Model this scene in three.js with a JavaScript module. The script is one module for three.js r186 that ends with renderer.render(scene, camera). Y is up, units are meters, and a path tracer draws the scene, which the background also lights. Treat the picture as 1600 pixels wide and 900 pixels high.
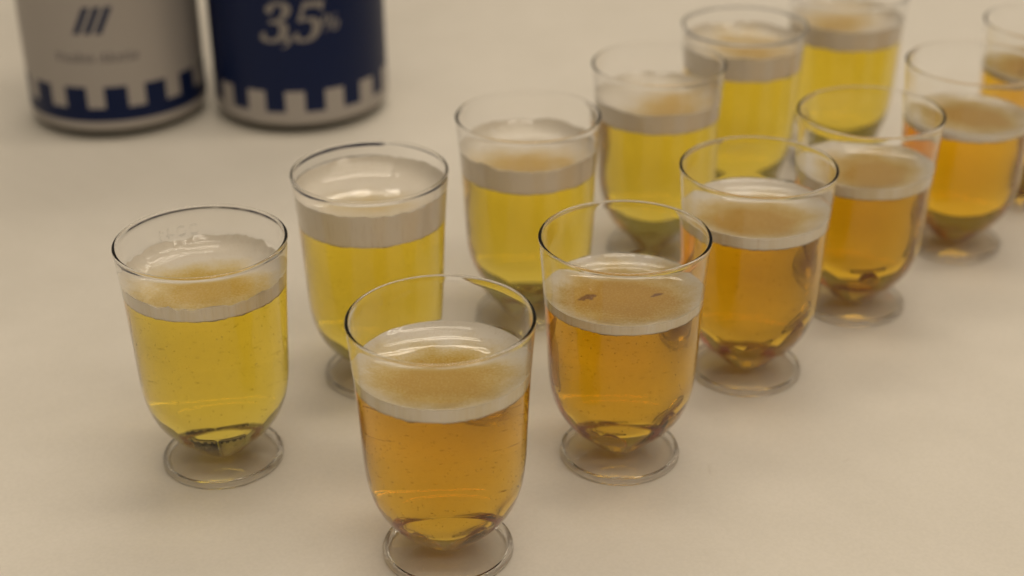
import * as THREE from 'three';
import { RectAreaLightUniformsLib } from 'three/addons/lights/RectAreaLightUniformsLib.js';
import { FontLoader } from 'three/addons/loaders/FontLoader.js';
import { TextGeometry } from 'three/addons/geometries/TextGeometry.js';
import { mergeGeometries } from 'three/addons/utils/BufferGeometryUtils.js';
import { ImprovedNoise } from 'three/addons/math/ImprovedNoise.js';

// ---------------------------------------------------------------- camera, light, exposure
const MM = 0.001;
const scene = new THREE.Scene();
const camera = new THREE.PerspectiveCamera(20.65, 16 / 9, 0.01, 30);
camera.position.set(0, 217 * MM, 0);
camera.rotation.order = 'YXZ';
camera.rotation.set(THREE.MathUtils.degToRad(-27.415), 0, THREE.MathUtils.degToRad(-0.557));
camera.focus = 0.352;
camera.userData.fStop = 9.5;
scene.add(camera);

const renderer = new THREE.WebGLRenderer({ antialias: true });
renderer.setSize(1024, 576);
renderer.toneMapping = THREE.LinearToneMapping;
renderer.toneMappingExposure = 1.06;
renderer.shadowMap.enabled = true;
RectAreaLightUniformsLib.init();
scene.background = new THREE.Color().setRGB(0.15, 0.129, 0.104);      // the dim warm room all round

const LAMP_COLOUR = new THREE.Color().setRGB(1, 0.872, 0.705);
const LAMP_LEVEL = 8.5;
const LAMP_ROWS = [[0.6, 1.0, 2.2], [0.5, 0.35, 2.2], [0.25, -0.5, 1.4], [0.1, -1.15, 0.9], [0.1, -1.7, 0.9]];   // x, z and length of each twin-tube ceiling fitting
const LAMP_HEIGHT = 1.45, TUBE_WIDE = 0.056, TUBE_APART = 0.13;

// ---------------------------------------------------------------- helpers
function rng(seed) { let a = seed >>> 0; return () => { a = (a + 0x6d2b79f5) | 0; let t = Math.imul(a ^ (a >>> 15), 1 | a); t = (t + Math.imul(t ^ (t >>> 7), 61 | t)) ^ t; return ((t ^ (t >>> 14)) >>> 0) / 4294967296; }; }
const perlin = new ImprovedNoise();
const noise = (x, y, z = 0) => perlin.noise(x + 31.7, y + 11.3, z + 5.1);
const smooth = (a, b, x) => { const t = Math.min(1, Math.max(0, (x - a) / (b - a))); return t * t * (3 - 2 * t); };
const taken = {};
function numbered(name) { const n = taken[name] = (taken[name] ?? -1) + 1; return n ? `${name}_${String(n).padStart(3, '0')}` : name; }
function group(name, label, category, [x, y, z], set) {
  const g = new THREE.Group(); g.name = numbered(name); g.position.set(x, y, z);
  g.userData = { label, category }; if (set) g.userData.group = set;
  scene.add(g); return g;
}
function part(name, geometry, material, parent) {
  const m = new THREE.Mesh(geometry, material); m.name = name; m.castShadow = m.receiveShadow = true;
  parent.add(m); return m;
}
// a surface of revolution from [radius, height] pairs in mm; ends at radius 0 are closed to a point
function revolve(points, segments = 96) {
  const pos = [], idx = [], ring = [];
  for (const [r, h] of points) {
    ring.push(pos.length / 3);
    const n = r < 1e-6 ? 1 : segments;
    for (let k = 0; k < n; k++) { const a = k / segments * Math.PI * 2; pos.push(r * Math.cos(a) * MM, h * MM, r * Math.sin(a) * MM); }
  }
  const one = (i) => points[i][0] < 1e-6;
  for (let i = 0; i + 1 < points.length; i++) for (let k = 0; k < segments; k++) {
    const k2 = (k + 1) % segments, a = ring[i] + (one(i) ? 0 : k), b = ring[i] + (one(i) ? 0 : k2), c = ring[i + 1] + (one(i + 1) ? 0 : k), d = ring[i + 1] + (one(i + 1) ? 0 : k2);
    if (!one(i)) idx.push(a, c, b);
    if (!one(i + 1)) idx.push(b, c, d);
  }
  return outward(pos, idx);
}
// a closed ring profile (first point = last point implied)
function revolveRing(points, segments = 96) {
  const pos = [], idx = [], n = points.length;
  for (const [r, h] of points) for (let k = 0; k < segments; k++) { const a = k / segments * Math.PI * 2; pos.push(r * Math.cos(a) * MM, h * MM, r * Math.sin(a) * MM); }
  for (let i = 0; i < n; i++) for (let k = 0; k < segments; k++) {
    const k2 = (k + 1) % segments, j = (i + 1) % n, a = i * segments + k, b = i * segments + k2, c = j * segments + k, d = j * segments + k2;
    idx.push(a, c, b, b, c, d);
  }
  return outward(pos, idx);
}
// turns the faces of a closed mesh outwards and gives it smooth normals
function outward(pos, idx, uv) {
  let v = 0;
  for (let i = 0; i < idx.length; i += 3) {
    const [a, b, c] = [idx[i] * 3, idx[i + 1] * 3, idx[i + 2] * 3];
    v += pos[a] * (pos[b + 1] * pos[c + 2] - pos[b + 2] * pos[c + 1]) - pos[a + 1] * (pos[b] * pos[c + 2] - pos[b + 2] * pos[c]) + pos[a + 2] * (pos[b] * pos[c + 1] - pos[b + 1] * pos[c]);
  }
  if (v < 0) for (let i = 0; i < idx.length; i += 3) [idx[i + 1], idx[i + 2]] = [idx[i + 2], idx[i + 1]];
  const g = new THREE.BufferGeometry();
  g.setAttribute('position', new THREE.Float32BufferAttribute(pos, 3));
  if (uv) g.setAttribute('uv', new THREE.Float32BufferAttribute(uv, 2));
  g.setIndex(idx); g.computeVertexNormals();
  return g;
}
function curve(points, n) {            // a smooth run of [r, h] through the points
  const c = new THREE.CatmullRomCurve3(points.map(([r, h]) => new THREE.Vector3(r, h, 0)), false, 'centripetal');
  return c.getPoints(n).map((p) => [Math.max(0, p.x), p.y]);
}
function canvas(w, h, draw) {
  const c = document.createElement('canvas'); c.width = w; c.height = h; draw(c.getContext('2d'), w, h); return c;
}
function texture(c, srgb = true) {
  const t = new THREE.CanvasTexture(c); t.magFilter = THREE.LinearFilter; t.wrapS = t.wrapT = THREE.RepeatWrapping;
  if (srgb) t.colorSpace = THREE.SRGBColorSpace; return t;
}
const css = (r, g, b, a = 1) => `rgba(${Math.round(r)},${Math.round(g)},${Math.round(b)},${a})`;

// ---------------------------------------------------------------- ceiling fittings (above the frame)
for (const [x, z, LAMP_LONG] of LAMP_ROWS) {
  const g = group('ceiling_light', 'long white twin-tube fluorescent ceiling light hanging above the table', 'light', [x, LAMP_HEIGHT, z], 'rows of ceiling lights');
  const housing = part('housing', new THREE.BoxGeometry(LAMP_LONG + 0.06, 0.05, TUBE_APART + 0.16), new THREE.MeshStandardMaterial({ color: 0xd8d4cc, roughness: 0.6 }), g);
  housing.position.y = 0.035;
  const glow = new THREE.MeshStandardMaterial({ color: 0xffffff, emissive: LAMP_COLOUR, emissiveIntensity: 1.2, roughness: 0.5 });
  for (const side of [-0.5, 0.5]) {
    const tube = part('light_tube', new THREE.BoxGeometry(LAMP_LONG, 0.016, TUBE_WIDE), glow, g); tube.position.z = side * TUBE_APART;
    const light = new THREE.RectAreaLight(LAMP_COLOUR, LAMP_LEVEL, LAMP_LONG, TUBE_WIDE);
    light.name = 'lamp'; light.position.set(x, LAMP_HEIGHT - 0.012, z + side * TUBE_APART); light.lookAt(x, 0, z + side * TUBE_APART); scene.add(light);
  }
}

// ---------------------------------------------------------------- the table
{
  const rnd = rng(4);
  const map = texture(canvas(1024, 1024, (c, w, h) => {
    const im = c.createImageData(w, h);
    for (let y = 0; y < h; y++) for (let x = 0; x < w; x++) {
      const u = x / w * Math.PI * 2, v = y / h * Math.PI * 2;
      const n = noise(Math.cos(u) * 3 + Math.cos(v) * 2.1, Math.sin(u) * 3, Math.sin(v) * 3) * 3 + noise(Math.cos(u) * 9, Math.sin(u) * 9 + Math.cos(v) * 9, Math.sin(v) * 9) * 2 + (rnd() - 0.5) * 5;
      const o = (y * w + x) * 4;
      im.data[o] = 226 + n; im.data[o + 1] = 220 + n; im.data[o + 2] = 208 + n * 1.1; im.data[o + 3] = 255;
    }
    c.putImageData(im, 0, 0);
    for (let k = 0; k < 9; k++) {        // a few fibres and crumbs
      c.strokeStyle = css(160, 148, 128, 0.2); c.lineWidth = 0.8; const x = rnd() * w, y = rnd() * h, a = rnd() * 6.3, l = 2 + rnd() * 6;
      c.beginPath(); c.moveTo(x, y); c.lineTo(x + Math.cos(a) * l, y + Math.sin(a) * l); c.stroke();
    }
  }));
  map.repeat.set(4, 2.5);
  const t = part('table_top', new THREE.BoxGeometry(2.2, 0.028, 1.4), new THREE.MeshPhysicalMaterial({ map, roughness: 0.85, specularIntensity: 0.4 }), scene);
  t.position.set(0.1, -0.014, -0.55);
  t.userData = { kind: 'structure', label: 'plain off-white table top under glasses and cans', category: 'table' };
}

// ---------------------------------------------------------------- the glasses
const OUTER = [[12.14, 9.5], [13.75, 11.5], [15.3, 14], [16.5, 17], [17.25, 20], [17.72, 23.5], [17.95, 26.5], [18.12, 30], [18.5, 38], [19.08, 48], [19.95, 59.2]];
const outerFine = curve(OUTER, 240);
const radius = (h) => { for (let i = 1; i < outerFine.length; i++) if (h <= outerFine[i][1]) { const [a, b] = [outerFine[i - 1], outerFine[i]]; return a[0] + (b[0] - a[0]) * (h - a[1]) / (b[1] - a[1] || 1); } return outerFine.at(-1)[0]; };
const WALL = 0.55, TOP = 59.8;
const clear = new THREE.MeshPhysicalMaterial({ color: 0xffffff, roughness: 0.015, transmission: 1, thickness: 0.001, ior: 1.37 });
clear.name = 'clear_plastic';
clear.attenuationColor = new THREE.Color().setRGB(0.93, 0.92, 0.9); clear.attenuationDistance = 0.012;
const sheet = new THREE.MeshPhysicalMaterial({ color: 0xffffff, roughness: 0.02, transmission: 1, thickness: 0, ior: 1.3 });
sheet.name = 'thin_clear_plastic';
const footSheet = sheet.clone(); footSheet.ior = 1.5; footSheet.color.setRGB(0.93, 0.915, 0.88); footSheet.name = 'foot_plastic';

function wallGeometry(from) {          // upper wall with its rounded, slightly beaded lip
  const out = [], inn = [];
  const steps = 10, thick = Math.min(WALL, (58.4 - from) * 0.07);
  for (let i = 0; i <= steps; i++) { const h = from + (58.4 - from) * i / steps; out.push([radius(h), h]); const f = i / steps; inn.push([radius(h) - 0.03 - (thick - 0.03) * Math.pow(f, 0.7), h]); }
  const c = [19.66, 59.3], lip = [];
  for (let i = 0; i <= 12; i++) { const a = -0.5 + (Math.PI + 1.0) * i / 12; lip.push([c[0] + 0.43 * Math.cos(a), c[1] + 0.43 * Math.sin(a)]); }
  return revolveRing([...out, ...lip, ...inn.reverse()], 128);
}
const BOTTOM = [...curve([[0, 1.9], [2.9, 1.94], [3.8, 2.12], [4.5, 2.6], [5.4, 3.3]], 18), ...curve([[6.5, 4.15], [8.75, 6.4], [10.95, 8.6]], 8), ...curve([[11.15, 8.9], [11.5, 9.05], [12.14, 9.5]], 5)];
const bowlRun = (line, inset) => {
  const run = [...BOTTOM.slice(0, -1), ...outerFine.filter(([, h]) => h < line - 0.05), [radius(line), line]];
  return run.map(([r, h], i) => { // moved inwards along the profile's normal
    const a = run[Math.max(0, i - 1)], b = run[Math.min(run.length - 1, i + 1)], tx = b[0] - a[0], ty = b[1] - a[1], l = Math.hypot(tx, ty) || 1;
    return i === 0 ? [0, h + inset] : [Math.max(0.01, r - ty / l * inset), h + tx / l * inset];
  });
};
const FOOT = revolve(curve([[6.75, 4.3], [5.6, 3.15], [5.0, 2.62], [5.05, 2.28], [5.8, 2.02], [7.4, 1.8], [9.6, 1.6], [11.4, 1.45], [12.5, 1.36], [13.35, 1.45]], 60), 112);
const FOOT_EDGE = (() => { const list = []; for (let k = 0; k < 28; k++) { const a = k / 28 * Math.PI * 2, p = (v) => Math.sign(v) * Math.pow(Math.abs(v), 0.85); list.push([14.08 + 0.74 * p(Math.cos(a)), 0.96 + 0.9 * p(Math.sin(a))]); } return revolveRing(list, 112); })();

// ---------------------------------------------------------------- beer, foam
const beerMaterial = (r, g, b) => {
  const m = new THREE.MeshPhysicalMaterial({ color: 0xffffff, roughness: 0, transmission: 1, thickness: 0.03, ior: 1.34 });
  m.attenuationColor = new THREE.Color().setRGB(r, g, b); m.attenuationDistance = 0.03; return m;
};
const PALE = beerMaterial(0.875, 0.7, 0.092), AMBER = beerMaterial(0.89, 0.55, 0.026);
PALE.name = 'pale_beer'; AMBER.name = 'amber_beer';
const bubbleMaterial = new THREE.MeshPhysicalMaterial({ color: 0xffffff, roughness: 0, transmission: 1, thickness: 0.001, ior: 1.25 });
bubbleMaterial.name = 'bubble';

// foam: white where it is thick, beer-coloured where only a thin raft of bubbles floats on the middle
function foamMaterial(seed, thin, cover, cx, cy, stretch, holes = []) {
  const rnd = rng(seed), N = 512, white = [231, 222, 205];
  const c = canvas(N, N, (g, w, h) => {
    const im = g.createImageData(w, h);
    for (let y = 0; y < h; y++) for (let x = 0; x < w; x++) {
      const u = x / w * 2 - 1, v = y / h * 2 - 1;
      const q = Math.hypot((u - cx) / stretch, v - cy);
      let m = q + noise(u * 3 + seed, v * 3) * 0.14 + noise(u * 9, v * 9 + seed) * 0.05 + noise(u * 28, v * 28, seed) * 0.05;
      let t = 1 - smooth(cover - 0.34, cover + 0.36, m);
      t *= 0.95 + 0.3 * noise(u * 40, v * 40, seed + 3) + (rnd() - 0.5) * 0.16;
      let d = 0;
      for (const [hx, hy, hr, ha] of holes) { const a = (u - hx) * Math.cos(ha) + (v - hy) * Math.sin(ha), b = -(u - hx) * Math.sin(ha) + (v - hy) * Math.cos(ha); d = Math.max(d, 1 - smooth(0.7, 1.1, Math.hypot(a / hr, b / (hr * 0.45)) + noise(u * 16, v * 16, seed) * 0.7)); }
      t = Math.max(0, Math.min(1, t));
      const o = (y * w + x) * 4, dark = [104, 62, 16];
      for (let k = 0; k < 3; k++) im.data[o + k] = (white[k] + (thin[k] - white[k]) * t) * (1 - d * 0.8) + dark[k] * d * 0.8;
      im.data[o + 3] = 255;
    }
    g.putImageData(im, 0, 0);
    for (let k = 0; k < 4200; k++) {      // single bubbles
      const x = rnd() * w, y = rnd() * h, r = 0.5 + Math.pow(rnd(), 3) * 2.4;
      g.strokeStyle = rnd() < 0.5 ? css(255, 248, 232, 0.16) : css(150, 112, 62, 0.16); g.lineWidth = 0.7;
      g.beginPath(); g.arc(x, y, r, 0, 7); g.stroke();
    }
  });
  const b = canvas(N, N, (g, w, h) => {
    g.fillStyle = '#777'; g.fillRect(0, 0, w, h);
    for (let k = 0; k < 5200; k++) {
      const x = rnd() * w, y = rnd() * h, r = 0.7 + Math.pow(rnd(), 3) * 2.6; g.fillStyle = css(255, 255, 255, 0.3 + rnd() * 0.4);
      g.beginPath(); g.arc(x, y, r, 0, 7); g.fill();
    }
  });
  const m = new THREE.MeshPhysicalMaterial({ map: texture(c), bumpMap: texture(b, false), bumpScale: 0.000012, roughness: 1, transmission: 0.16, thickness: 0, clearcoat: 1, clearcoatRoughness: 0.03 });
  m.name = 'foam'; return m;
}

// foam body: side against the wall, dished top whose edge clings to the wall
function foamGeometry(o) {
  const A = 128, R = 34, pos = [], uv = [], idx = [];
  const edge = (a) => o.top + o.rag * (noise(Math.cos(a) * 2.2 + o.seed, Math.sin(a) * 2.2) * 1.3 + noise(Math.cos(a) * 8, Math.sin(a) * 8 + o.seed) * 0.9 + noise(Math.cos(a) * 22, Math.sin(a) * 22, o.seed) * 0.5);
  const low = (a) => o.line - 0.28 - 0.3 * noise(Math.cos(a) * 4, Math.sin(a) * 4, o.seed) - 0.22 * noise(Math.cos(a) * 13, Math.sin(a) * 13, o.seed) - 0.2 * noise(Math.cos(a) * 31, Math.sin(a) * 31, o.seed);
  const rings = [];
  const put = (r, a, h) => { pos.push(r * Math.cos(a) * MM, h * MM, r * Math.sin(a) * MM); const s = r / 20; uv.push(0.5 + 0.5 * s * Math.cos(a), 0.5 - 0.5 * s * Math.sin(a)); };
  const ring = (f) => { rings.push(pos.length / 3); for (let k = 0; k < A; k++) f(k / A * Math.PI * 2); };
  const inner = (h) => radius(h) - 0.12;
  for (let i = 1; i <= 6; i++) ring((a) => { const h = o.line - 0.02; put((inner(h) - 0.1) * i / 6, a, h); });
  const S = 10;
  for (let i = 0; i <= S; i++) ring((a) => { const h = low(a) + (edge(a) - low(a)) * i / S; put(inner(h), a, h); });
  for (let i = 0; i <= R; i++) ring((a) => {
    const e = edge(a), rw = inner(e) - 0.12, q = 1 - i / (R + 1), r = rw * q;
    const cling = o.cling * Math.exp(-(1 - q) * 20 / 1.1);              // the film that stays on the wall
    const dish = o.dip * (q * q * 0.55 + Math.pow(q, 6) * 0.45);
    const base = o.top - o.cling - o.dip;
    const h = base + dish + cling + (e - o.top) * Math.exp(-(1 - q) * 9) + noise(r * Math.cos(a) * 0.22 + o.seed, r * Math.sin(a) * 0.22) * o.lump * smooth(1, 0.8, q) ;
    put(r, a, Math.max(h, o.line + 0.5));
  });
  const join = (p, n) => { for (let k = 0; k < A; k++) { const k2 = (k + 1) % A; idx.push(p + k, n + k, p + k2, p + k2, n + k, n + k2); } };
  for (let i = 0; i + 1 < rings.length; i++) join(rings[i], rings[i + 1]);
  const bot = pos.length / 3; pos.push(0, (o.line - 0.02) * MM, 0); uv.push(0.5, 0.5);
  const last = rings.at(-1); let mean = 0; for (let k = 0; k < A; k++) mean += pos[(last + k) * 3 + 1] / A;
  const cap = pos.length / 3; pos.push(0, mean, 0); uv.push(0.5, 0.5);
  for (let k = 0; k < A; k++) { const k2 = (k + 1) % A; idx.push(bot, rings[0] + k, rings[0] + k2, last + k, cap, last + k2); }
  return outward(pos, idx, uv);
}
const ball = new THREE.IcosahedronGeometry(1, 1);
function bubblesGeometry(line, seed, count) {
  const rnd = rng(seed), list = [];
  for (let k = 0; k < count; k++) {
    const h = 12 + (line - 14) * Math.pow(rnd(), 0.8), onWall = rnd() < 0.8, r = (0.07 + 0.15 * Math.pow(rnd(), 2));
    const a = rnd() * Math.PI * 2, d = onWall ? radius(h) - 0.35 - r * 1.2 : radius(h) * 0.85 * Math.sqrt(rnd());
    const g = ball.clone(); g.scale(r * MM, r * MM, r * MM); g.translate(d * Math.cos(a) * MM, h * MM, d * Math.sin(a) * MM); list.push(g);
  }
  return mergeGeometries(list);
}

const font = await new FontLoader().loadAsync('fonts/droid/droid_sans_regular.typeface.json');
function embossed(text, size, height, angle) {   // raised moulded characters that follow the outside of the wall
  const list = []; let along = 0;
  for (const ch of text) {
    const g = new TextGeometry(ch, { font, size, depth: 0.22, curveSegments: 5, bevelEnabled: false });
    g.computeBoundingBox(); const w = g.boundingBox.max.x - g.boundingBox.min.x;
    g.translate(-g.boundingBox.min.x - w / 2, 0, 0);
    const a = angle + (along + w / 2) / radius(height); along += w + 0.8;
    g.rotateX(-0.07); g.translate(0, height, radius(height) + 0.02); g.rotateY(a); g.scale(MM, MM, MM); list.push(g);
  }
  return mergeGeometries(list);
}

const SETS = { pale: 'glasses of pale beer in the first row', amber: 'glasses of amber beer in the second row' };
function serving(o) {
  const at = [o.x * MM, 0.00003, o.z * MM];
  const glass = group('tasting_glass', o.glass, 'glass', at, 'small footed plastic tasting glasses');
  glass.rotation.y = o.turn ?? 0;
  const seam = Math.min(o.top + 0.15, 55.6);     // the wall is a sheet where foam or beer touches it and has its thickness above
  part('foot', FOOT, footSheet, glass);
  part('foot_edge', FOOT_EDGE, clear, glass);
  part('bowl', revolve(bowlRun(seam, 0), 112), sheet, glass);
  const wall = part('wall', wallGeometry(seam + 0.01), clear, glass);
  if (o.text) part('moulded_lettering', embossed(o.text, 2.6, 52.3, o.textAngle), clear, wall);
  const beer = group('beer', o.beer, 'beer', at, SETS[o.kind]);
  const run = bowlRun(o.line - 0.06, 0.1);
  part('liquid', revolve([...run, ...[[radius(o.line) - 0.14, o.line - 0.05], [12, o.line - 0.05], [0, o.line - 0.05]]], 112), o.kind === 'pale' ? PALE : AMBER, beer);
  const f = part('foam', foamGeometry(o), o.foam, beer); f.rotation.y = o.turn ?? 0;
  if (o.bubbles) { const b = part('bubbles', bubblesGeometry(o.line, o.seed * 17, o.bubbles), bubbleMaterial, beer); b.userData.kind = 'stuff'; }
}

const foamRagged = foamMaterial(11, [198, 160, 52], 0.5, 0.05, 0.2, 1.3);
const foamThick = foamMaterial(12, [222, 200, 148], 0.26, 0, 0.15, 1.4);
const foamPale = foamMaterial(13, [204, 168, 88], 0.42, 0, 0.2, 1.4);
const foamThin = foamMaterial(14, [184, 142, 30], 0.58, 0, 0.12, 1.25);
const foamHoles = foamMaterial(15, [178, 132, 24], 0.66, 0, 0.06, 1.15, [[-0.42, 0.02, 0.13, -0.6], [0.4, -0.04, 0.08, -0.5]]);
const foamThin2 = foamMaterial(16, [178, 134, 28], 0.56, -0.03, 0.1, 1.25);

const G = 'small clear footed plastic glass';
const rows = [
  { kind: 'pale', x: -71.8, z: -329.1, line: 48.4, top: 51.8, rag: 0.9, cling: 1.5, dip: 2.6, lump: 0.03, foam: foamRagged, seed: 1, bubbles: 700, text: 'OO41', textAngle: Math.PI + 0.22,
    glass: `${G} with raised characters moulded into its wall`, beer: 'pale yellow beer with ragged-edged foam at the end of its row' },
  { kind: 'pale', x: -35.8, z: -368.9, line: 47, top: 55.4, rag: 0.4, cling: 2.4, dip: 1.8, lump: 0.03, foam: foamThick, seed: 2, bubbles: 320,
    glass: `${G} whose wall is white with foam almost to the lip`, beer: 'pale yellow beer under the tallest foam head' },
  { kind: 'pale', x: 4.9, z: -406.3, line: 44.3, top: 51, rag: 0.6, cling: 2.0, dip: 2.2, lump: 0.03, foam: foamPale, seed: 3,
    glass: `${G} of pale beer, third in its row from the moulded-character glass`, beer: 'pale yellow beer, third in its row from the ragged foam' },
  { kind: 'pale', x: 44.4, z: -447.9, line: 44.3, top: 50, rag: 0.4, cling: 1.6, dip: 2.2, lump: 0.03, foam: foamPale, seed: 4, turn: 1.1,
    glass: `${G} of pale beer, fourth in its row from the moulded-character glass`, beer: 'pale yellow beer, fourth in its row from the ragged foam' },
  { kind: 'pale', x: 74.9, z: -484.4, line: 46.9, top: 54.2, rag: 0.6, cling: 2.0, dip: 2.2, lump: 0.03, foam: foamPale, seed: 5, turn: 2.3,
    glass: `${G} of pale beer, fifth in its row from the moulded-character glass`, beer: 'pale yellow beer, fifth in its row from the ragged foam' },
  { kind: 'pale', x: 114.9, z: -519, line: 44.6, top: 51, rag: 0.4, cling: 1.6, dip: 2.2, lump: 0.03, foam: foamPale, seed: 6, turn: 4,
    glass: `${G} of pale beer, sixth in its row from the moulded-character glass`, beer: 'pale yellow beer, sixth in its row from the ragged foam' },
  { kind: 'amber', x: -15, z: -290.3, line: 45.6, top: 48.6, rag: 0.12, cling: 0.4, dip: 2.7, lump: 0.03, foam: foamThin, seed: 7, bubbles: 950,
    glass: `${G} of amber beer, its foam unbroken, at a row end`, beer: 'amber beer with unbroken foam at the end of its row' },
  { kind: 'amber', x: 26.2, z: -329.1, line: 43.7, top: 45.9, rag: 0.12, cling: 0.3, dip: 2.2, lump: 0.03, foam: foamHoles, seed: 8, bubbles: 760,
    glass: `${G} of amber beer with dark gaps in its foam`, beer: 'amber beer with two dark gaps in its thin foam' },
  { kind: 'amber', x: 62.8, z: -369.3, line: 45.2, top: 48.1, rag: 0.12, cling: 0.3, dip: 2.6, lump: 0.03, foam: foamThin2, seed: 9, bubbles: 320,
    glass: `${G} of amber beer next after the one with gapped foam`, beer: 'amber beer next in its row after the gapped foam' },
  { kind: 'amber', x: 98.9, z: -406.5, line: 41.4, top: 44.4, rag: 0.12, cling: 0.3, dip: 2.6, lump: 0.03, foam: foamThin2, seed: 10, turn: 1.2,
    glass: `${G} of amber beer, fourth from its row's unbroken-foam end`, beer: 'amber beer, fourth in its row from the unbroken-foam end' },
  { kind: 'amber', x: 137.8, z: -445.8, line: 41.7, top: 43.4, rag: 0.12, cling: 0.3, dip: 1.3, lump: 0.03, foam: foamThin2, seed: 11, turn: 2.4,
    glass: `${G} of amber beer, fifth from its row's unbroken-foam end`, beer: 'amber beer, fifth in its row from the unbroken-foam end' },
  { kind: 'amber', x: 171.3, z: -483.5, line: 44, top: 45.6, rag: 0.12, cling: 0.3, dip: 1.2, lump: 0.03, foam: foamHoles, seed: 12, turn: 3.5,
    glass: `${G} of amber beer, sixth from its row's unbroken-foam end`, beer: 'amber beer, sixth in its row from the unbroken-foam end' },
];
for (const o of rows) serving(o);

// ---------------------------------------------------------------- the two cans
const CAN_R = 32.7, CAN_H = 168;
function canPrint(dark) {
  const W = 2048, H = 1600, low = 5, high = 153;               // print runs from 5 mm to 153 mm above the table
  const X = (deg) => W / 2 + deg / 360 * W, Y = (h) => H - (h - low) / (high - low) * H, per = W / 14;
  const silver = '#a8a29d', navy = '#0c1c44';
  return texture(canvas(W, H, (c) => {
    c.fillStyle = dark ? navy : silver; c.fillRect(0, 0, W, H);
    const px = H / (high - low);
    if (dark) {
      c.fillStyle = silver; c.fillRect(0, Y(9.6), W, H);
      for (let k = -1; k < 15; k++) c.fillRect(X(0) + (k - 7 - 0.19) * per - per * 0.25, Y(17.6), per * 0.5, Y(9) - Y(17.6));
      c.save(); c.translate(X(0), Y(36.2)); c.scale(W / (Math.PI * 2 * CAN_R) / px, 1); c.fillStyle = '#8d8884'; c.textAlign = 'center';
      c.font = `italic bold ${20.5 * px}px serif`; c.fillText('3', -9.2 * px, 0); c.fillText('5', 2.6 * px, 0);
      c.font = `italic bold ${15 * px}px serif`; c.fillText(',', -3.9 * px, 0);
      c.font = `italic bold ${8.6 * px}px serif`; c.fillText('%', 11.4 * px, 3.0 * -px); c.restore();
    } else {
      c.fillStyle = navy; c.fillRect(0, Y(13.2), W, Y(8.1) - Y(13.2));
      for (let k = -1; k < 15; k++) c.fillRect(X(0) + (k - 7 - 0.09) * per - per * 0.28, Y(21.2), per * 0.56, Y(12.5) - Y(21));
      c.save(); c.translate(X(-12), Y(41)); c.scale(W / (Math.PI * 2 * CAN_R) / px, 1); c.fillStyle = '#26304c';
      for (const k of [-1, 0, 1]) { const x = k * 3.9 * px; c.beginPath(); c.moveTo(x - 3.2 * px, 0); c.lineTo(x - 0.7 * px, 0); c.lineTo(x + 4.1 * px, -9.8 * px); c.lineTo(x + 1.5 * px, -9.8 * px); c.fill(); }
      c.fillStyle = '#34353c'; c.textAlign = 'center'; c.font = `italic ${4.7 * px}px serif`; c.fillText('Vaalea Akatia', -0.3 * px, 10.4 * px); c.restore();
    }
  }));
}
function can(x, z, turn, dark, label) {
  const g = group('beer_can', label, 'can', [x * MM, 0.00005, z * MM]); g.rotation.y = turn;
  const A = 96, pos = [], uv = [], idx = [];
  const prof = [[CAN_R - 0.9, 4.4], [CAN_R - 0.25, 5.1], [CAN_R, 6.2], [CAN_R, 152], [CAN_R - 0.4, 153.5]];
  prof.forEach(([r, h], i) => { for (let k = 0; k <= A; k++) { const a = k / A * Math.PI * 2; pos.push(-r * Math.sin(a) * MM, h * MM, -r * Math.cos(a) * MM); uv.push(k / A, Math.max(0.002, Math.min(0.998, (h - 5) / 148))); } });
  for (let i = 0; i + 1 < prof.length; i++) for (let k = 0; k < A; k++) { const a = i * (A + 1) + k, c = a + A + 1; idx.push(a, a + 1, c, c, a + 1, c + 1); }
  const body = new THREE.BufferGeometry(); body.setAttribute('position', new THREE.Float32BufferAttribute(pos, 3)); body.setAttribute('uv', new THREE.Float32BufferAttribute(uv, 2)); body.setIndex(idx); body.computeVertexNormals();
  part('printed_body', body, new THREE.MeshPhysicalMaterial({ map: canPrint(dark), roughness: 0.45, metalness: dark ? 0 : 0.2, specularIntensity: 0.45 }), g);
  const metal = new THREE.MeshStandardMaterial({ color: 0x8d8c86, metalness: 1, roughness: 0.3 });
  part('base', revolve([[0, 11], ...curve([[10, 10.4], [18, 7.2], [22.5, 2.2], [23.8, 0.1], [25, 0.05], [26.2, 0.7], [29, 2.6], [CAN_R - 0.95, 4.5]], 30), [CAN_R - 1.4, 5.4]], 96), metal, g);
  const lid = part('lid', revolve([[CAN_R - 0.45, 100.4], [CAN_R - 1.4, 103], [27.6, 109.5], [26.6, 111.5], [27.3, 113.2], [27.2, 114.6], [26.4, 115], [25.6, 114.4], [25, 109.2], [23.4, 108.6], [22, 110.6], [0, 110.8]].map(([r, h]) => [r, h + CAN_H - 115]), 96), metal, g);
  const ring = new THREE.TorusGeometry(6.2 * MM, 1.3 * MM, 8, 28); ring.rotateX(Math.PI / 2); ring.scale(1, 0.5, 1.35); ring.translate(0, (CAN_H - 3.4) * MM, -9 * MM);
  part('pull_tab', ring, metal, lid);
}
can(-148.6, -569, Math.atan2(-148.6, 569) * -1, false, 'silver-white beer can with blue battlement band and three slanted strokes');
can(-79.6, -572.5, Math.atan2(-79.6, 572.5) * -1, true, 'dark blue beer can with white battlement band reading 3,5%');

renderer.render(scene, camera);
